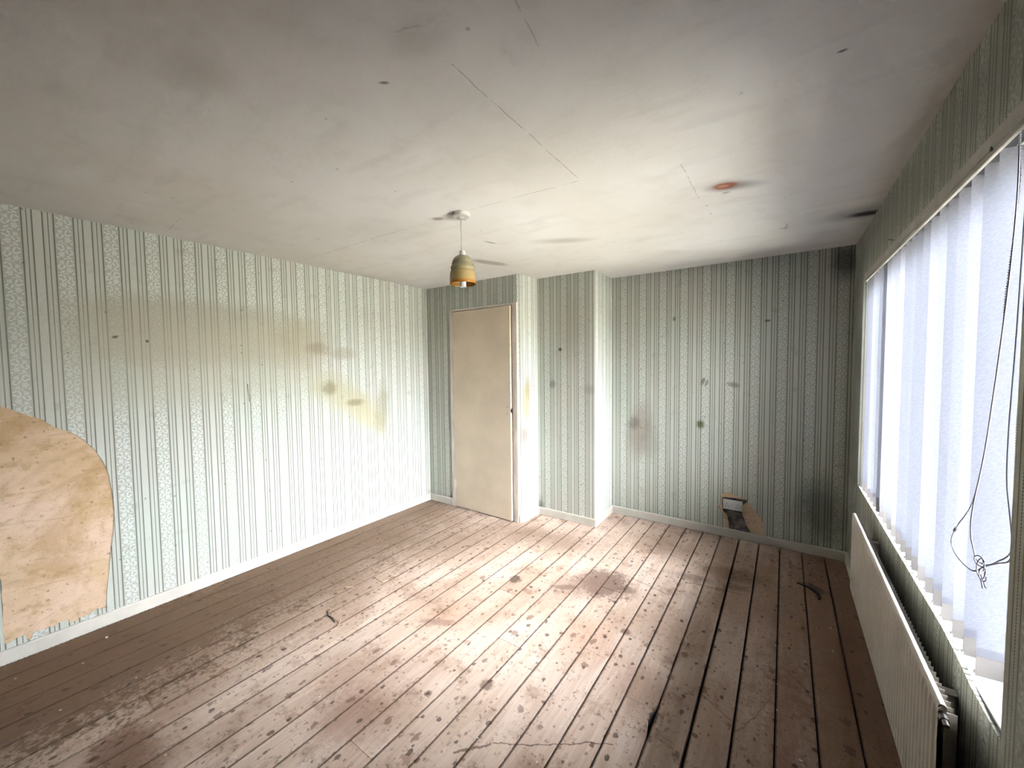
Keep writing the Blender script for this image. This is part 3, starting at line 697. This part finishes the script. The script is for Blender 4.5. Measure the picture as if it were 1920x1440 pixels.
# operating chain and cord hanging in a loop at the near end
def pl(pts, X): return [(X, y * X / .44, CZ + (z - CZ) * X / .44) for y, z in pts]
ch = pl([(1.452, 2.085), (1.440, 2.0), (1.440, 1.92), (1.482, 1.687), (1.491, 1.584), (1.549, 1.322), (1.621, 1.144), (1.724, 1.040), (1.772, .981), (1.755, .955), (1.697, .945), (1.60, .955), (1.53, .995), (1.45, 1.045), (1.391, 1.091), (1.372, 1.16), (1.386, 1.263), (1.392, 1.385), (1.384, 1.483), (1.375, 1.75), (1.37, 2.085)], .432)
cp = smooth_path(ch, .0062); bm = bmesh.new()
for c in cp: bead(bm, c, .0024)
tube(bm, cp, .0008, 4); bpart('control_chain', bm, M_CHAIN)
i0 = min(range(len(cp)), key=lambda i: (cp[i] - Vector(pl([(1.740, 1.022)], .432)[0])).length)
bm = bmesh.new(); tube(bm, cp[i0 - 1:i0 + 3], .0038, 8); bpart('chain_joiner', bm, M_CHAIN)
cd = pl([(1.452, 2.085), (1.447, 1.92), (1.475, 1.687), (1.552, 1.322), (1.618, 1.132), (1.625, 1.051), (1.60, 1.015), (1.576, .995), (1.515, 1.008), (1.45, 1.04), (1.395, 1.07), (1.385, 1.11), (1.405, 1.18), (1.427, 1.253), (1.43, 1.38), (1.415, 1.63), (1.40, 2.085)], .428)
bm = bmesh.new(); tube(bm, smooth_path(cd, .01), .0015, 6); bpart('cord', bm, M_CHAIN)
bm = bmesh.new(); C0 = Vector(pl([(1.533, 1.0)], .426)[0])
for k, (rx, rz, ox, oz) in enumerate(((.014, .026, 0, -.01), (.018, .012, .012, .004), (.010, .018, -.012, -.02))):
    tube(bm, [C0 + Vector((-.004 + .003 * math.sin(t * .7), ox - rx * math.cos(t * .524) * 1.2, oz + rz * math.sin(t * .524))) for t in range(13)], .0014, 5)
tube(bm, [C0 + Vector((0, .01, -.03)), C0 + Vector((0, -.02, -.05))], .0022, 6); tube(bm, [C0 + Vector((0, .016, -.034)), C0 + Vector((0, -.004, -.06))], .0018, 6)
bpart('cord_clip', bm, M_CHAIN)

# ------------------------------------------------------------------ radiator
RX, RY0, RY1, RZ0, RZ1 = .335, 1.39, 2.93, .225, .668
rad = tag(empty('radiator', (.37, 2.16, RZ0)), 'long ribbed cream panel radiator under the window', 'radiator')
bm = bmesh.new(); n = int((RY1 - RY0 - .05) / .0333); rows = []
ys = [(RY0, 0), (RY0 + .012, -.002)]
for k in range(n):
    y0 = RY0 + .025 + k * .0333
    ys += [(y0, -.002), (y0 + .006, .0025), (y0 + .020, .0025), (y0 + .026, -.002)]
ys += [(RY1 - .012, -.002), (RY1, 0)]
zs = [(RZ0, .004), (RZ0 + .012, 0), (RZ0 + .03, 0), (RZ1 - .03, 0), (RZ1 - .01, 0), (RZ1, .006)]
for zi, (z, dx) in enumerate(zs):
    k = 1 if zi in (2, 3) else .0
    rows.append([bm.verts.new((RX + dx - o_ * 1.0 * (1 if zi in (2, 3) else 0), y, z)) for y, o_ in ys])
for a, b in zip(rows, rows[1:]):
    for i in range(len(ys) - 1): bm.faces.new((a[i], a[i + 1], b[i + 1], b[i]))
bpart('front_panel', bm, M_RAD, rad)
bm = bmesh.new(); box(bm, RX + .012, RX + .016, RY0 + .004, RY1 - .004, RZ0 + .01, RZ1 - .006); bpart('back_panel', bm, M_RAD, rad)
bm = bmesh.new(); tube(bm, [(RX + .009, RY0 + .004, RZ1 - .004), (RX + .009, RY1 - .004, RZ1 - .004)], .0085, 10); tube(bm, [(RX + .009, RY0 + .004, RZ0 + .006), (RX + .009, RY1 - .004, RZ0 + .006)], .0085, 10); bpart('seam_rail', bm, M_RAD, rad)
bm = bmesh.new()
for k in range(60):
    y0 = RY0 + .03 + k * (RY1 - RY0 - .06) / 60; box(bm, RX + .017, RX + .042, y0, y0 + .0012, RZ0 + .03, RZ1 - .03)
o = bpart('convector_fins', bm, M_RAD, rad); o['kind'] = 'stuff'
for y in (RY0 + .2, RY1 - .2):
    bm = bmesh.new(); box(bm, RX + .043, XW, y, y + .03, RZ0 + .06, RZ1 - .08, .002); bpart('bracket', bm, M_RAD, rad)
bm = bmesh.new(); tube(bm, [(RX + .009, RY0 + .01, RZ1 - .025), (RX + .009, RY0 - .014, RZ1 - .025)], .009, 8); tube(bm, [(RX + .009, RY0 - .014, RZ1 - .025), (RX + .009, RY0 - .03, RZ1 - .027)], .006, 8); bpart('bleed_valve', bm, M_METAL, rad)
bm = bmesh.new(); tube(bm, [(RX + .009, RY0 - .0, RZ0 + .02), (RX + .009, RY0 - .03, RZ0 + .02), (RX + .009, RY0 - .034, RZ0 + .01), (RX + .009, RY0 - .035, .001)], .0075, 8); bpart('pipe', bm, M_RAD, rad)

# ------------------------------------------------------------------ pendant lamp
PX, PY = -1.525, 1.71; px, py = PX + .005 * .746, PY + .005 * .666
pd = tag(empty('pendant_light', (PX, PY, H)), 'amber glass ceiling pendant on a short white cord with no bulb', 'lamp')
bm = bmesh.new(); lathe(bm, [(.0505, H + .001), (.0505, H - .017), (.046, H - .021), (.02, H - .024), (.012, H - .03), (.006, H - .031)], 40, (PX, PY), cap1=True); bpart('ceiling_rose', bm, M_ROSE, pd)
bm = bmesh.new(); tube(bm, [(PX, PY, H - .02), (PX + .001, PY, 2.3), (px, py, 2.185)], .0034, 8); bpart('cord', bm, M_ROSE, pd, True)
bm = bmesh.new(); lathe(bm, [(.006, 2.194), (.013, 2.191), (.0165, 2.186), (.0185, 2.163), (.0185, 2.150), (.017, 2.150), (.017, 2.04), (.018, 2.035), (.018, 1.988), (.0145, 1.988), (.0145, 2.02)], 24, (px, py), cap1=True); bpart('lampholder', bm, M_WHITE, pd, True)
ms = Mat('amber_glass', .12, .6); x, y, z = ms.objc()
zc = z
c = ms.mix(z.step(2.065, 2.105), lin((206, 180, 124)), lin((176, 166, 128)))
c = ms.mix(z.step(2.032, 2.004), c, lin((204, 126, 22)))
ms.color(c); ms.b.inputs['Transmission Weight'].default_value = 0.0; ms.b.inputs['Coat Weight'].default_value = .6; ms.b.inputs['Coat Roughness'].default_value = .05
tl = ms.t.nodes.new('ShaderNodeBsdfTranslucent'); ms.t.links.new(c, tl.inputs[0]); m2 = ms.t.nodes.new('ShaderNodeMixShader'); m2.inputs[0].default_value = .3
ms.t.links.new(ms.b.outputs[0], m2.inputs[1]); ms.t.links.new(tl.outputs[0], m2.inputs[2]); ms.t.links.new(m2.outputs[0], ms.t.nodes['Material Output'].inputs[0])
prof = [(.019, 2.163), (.034, 2.160), (.046, 2.151), (.054, 2.139), (.0575, 2.130), (.058, 2.127), (.0555, 2.1255), (.0585, 2.121), (.0635, 2.116), (.0595, 2.112), (.064, 2.107), (.0675, 2.098), (.068, 2.090), (.065, 2.083), (.061, 2.0800), (.067, 2.0765), (.0705, 2.068), (.073, 2.05), (.0743, 2.03), (.0745, 2.008), (.0735, 2.004)]
inner = [(r - .0025, z + (.0 if z > 2.01 else .0005)) for r, z in reversed(prof)]
bm = bmesh.new(); lathe(bm, prof + inner, 48, (px, py)); bpart('lamp_shade', bm, ms.m, pd, True)

# ------------------------------------------------------------------ socket
SX0, SX1, SZ0, SZ1 = -.4255, -.2765, .2495, .337
sk = tag(empty('wall_socket', ((SX0 + SX1) / 2, YC, (SZ0 + SZ1) / 2)), 'white unswitched double socket in the torn patch of the back wall', 'socket')
bm = bmesh.new(); box(bm, SX0, SX1, YC - .012, YC - .002, SZ0, SZ1, .002); bpart('faceplate', bm, M_WHITE, sk)
bm = bmesh.new(); box(bm, SX0 + .008, SX1 - .008, YC - .002, YC + .03, SZ0 + .006, SZ1 - .006); bpart('back_box', bm, M_DARK, sk)
def slot(x, z, w_, h_):
    bm = bmesh.new(); box(bm, x - w_, x + w_, YC - .0126, YC - .008, z - h_, z + h_); bpart('pin_hole', bm, M_DARK, sk)
for cx in (-.3965, -.3115): slot(cx, .3035, .0022, .0045); slot(cx - .0115, .2785, .0038, .0022); slot(cx + .0115, .2785, .0038, .0022)
for cx in (-.417, -.2865):
    bm = bmesh.new(); tube(bm, [(cx, YC - .0128, .293), (cx, YC - .008, .293)], .003, 10); bpart('screw', bm, M_METAL, sk)
bm = bmesh.new(); box(bm, -.3665, -.3385, YC - .0124, YC - .011, .2965, .2985); bpart('raised_mark', bm, M_ROSE, sk)

# ------------------------------------------------------------------ small things on the floor
def crescent(pts, wd, h):
    bm = bmesh.new(); P = smooth_path([(x, y, 0) for x, y in pts], .008); n = len(P); rings = []
    for i, p in enumerate(P):
        t = (P[min(i + 1, n - 1)] - P[max(i - 1, 0)]).normalized(); nn = Vector((-t.y, t.x, 0)); q = wd * (.25 + .75 * math.sin(PI * min(1, .12 + .8 * i / n)))
        rings.append([bm.verts.new(p + nn * q + Vector((0, 0, .0015))), bm.verts.new(p + nn * q * .8 + Vector((0, 0, h))), bm.verts.new(p - nn * q * .8 + Vector((0, 0, h))), bm.verts.new(p - nn * q + Vector((0, 0, .0015)))])
    for a, b in zip(rings, rings[1:]):
        for i in range(4): bm.faces.new((a[i], a[(i + 1) % 4], b[(i + 1) % 4], b[i]))
    bm.faces.new(rings[0]); bm.faces.new(rings[-1]); return bm
tag(obj('rubber_strip', crescent([(.10, 3.31), (.14, 3.30), (.183, 3.272), (.212, 3.225), (.218, 3.18), (.208, 3.15)], .011, .006), M_RUBBER), 'curved black rubber strip on the floor near the radiator', 'strip')
def stick(name, pts, r, mat, label, cat):
    bm = bmesh.new(); tube(bm, [(x, y, r + .0014) for x, y in pts], r, 5); return tag(obj(name, bm, mat), label, cat)
stick('splinter', [(-2.405, 1.715), (-2.36, 1.712), (-2.326, 1.714), (-2.315, 1.745)], .0032, M_SPLINT, 'pale L shaped wood splinter on the floor towards the left wall', 'splinter')
stick('twig', [(-2.335, 1.305), (-2.29, 1.282), (-2.25, 1.284), (-2.20, 1.272)], .0034, M_RUBBER, 'dark thin twig on the floor nearest the left wall', 'twig')
stick('wood_sliver', [(-2.19, 1.305), (-2.165, 1.28), (-2.15, 1.262)], .003, M_SPLINT, 'pale wood sliver lying at the end of the dark twig', 'splinter')
stick('wood_chip', [(-2.49, 1.525), (-2.445, 1.555)], .003, M_SPLINT, 'short pale wood chip between the twig and the L shaped splinter', 'splinter')
for (x, y), lb, s_ in (((-.207, 3.668), 'white crumb on the boards just below the socket patch', .011), ((-2.662, .229), 'white paint flake on the dark boards in the bottom left corner', .009),
                  ((-3.17, .462), 'white paint flake close to the skirting under the bare plaster', .010), ((-2.048, .554), 'white paint flake at the bottom left, alone between two board gaps', .007),
                  ((-.896, 2.537), 'tiny white crumb inside the large dark floor stain', .006), ((.079, 1.81), 'white paint flake at the bottom of the photo near the radiator', .009),
                  ((-1.015, 1.185), 'white crumb at the left end of the dark scuff line on the floor', .006), ((-1.973, 2.607), 'pale crumb on the floor in front of the door', .007)):
    bm = bmesh.new(); k = 6; a0 = rnd.uniform(0, 6)
    b_ = [bm.verts.new((x + s_ * rnd.uniform(.6, 1) * math.cos(a0 + i * 2 * PI / k), y + s_ * .7 * rnd.uniform(.6, 1) * math.sin(a0 + i * 2 * PI / k), .0012)) for i in range(k)]
    t_ = [bm.verts.new(v.co * 1 + Vector((0, 0, s_ * rnd.uniform(.25, .5)))) for v in b_]
    bm.faces.new(b_); bm.faces.new(t_)
    for i in range(k): bm.faces.new((b_[i], b_[(i + 1) % k], t_[(i + 1) % k], t_[i]))
    tag(obj('paint_flake', bm, M_CHIP), lb, 'flake')
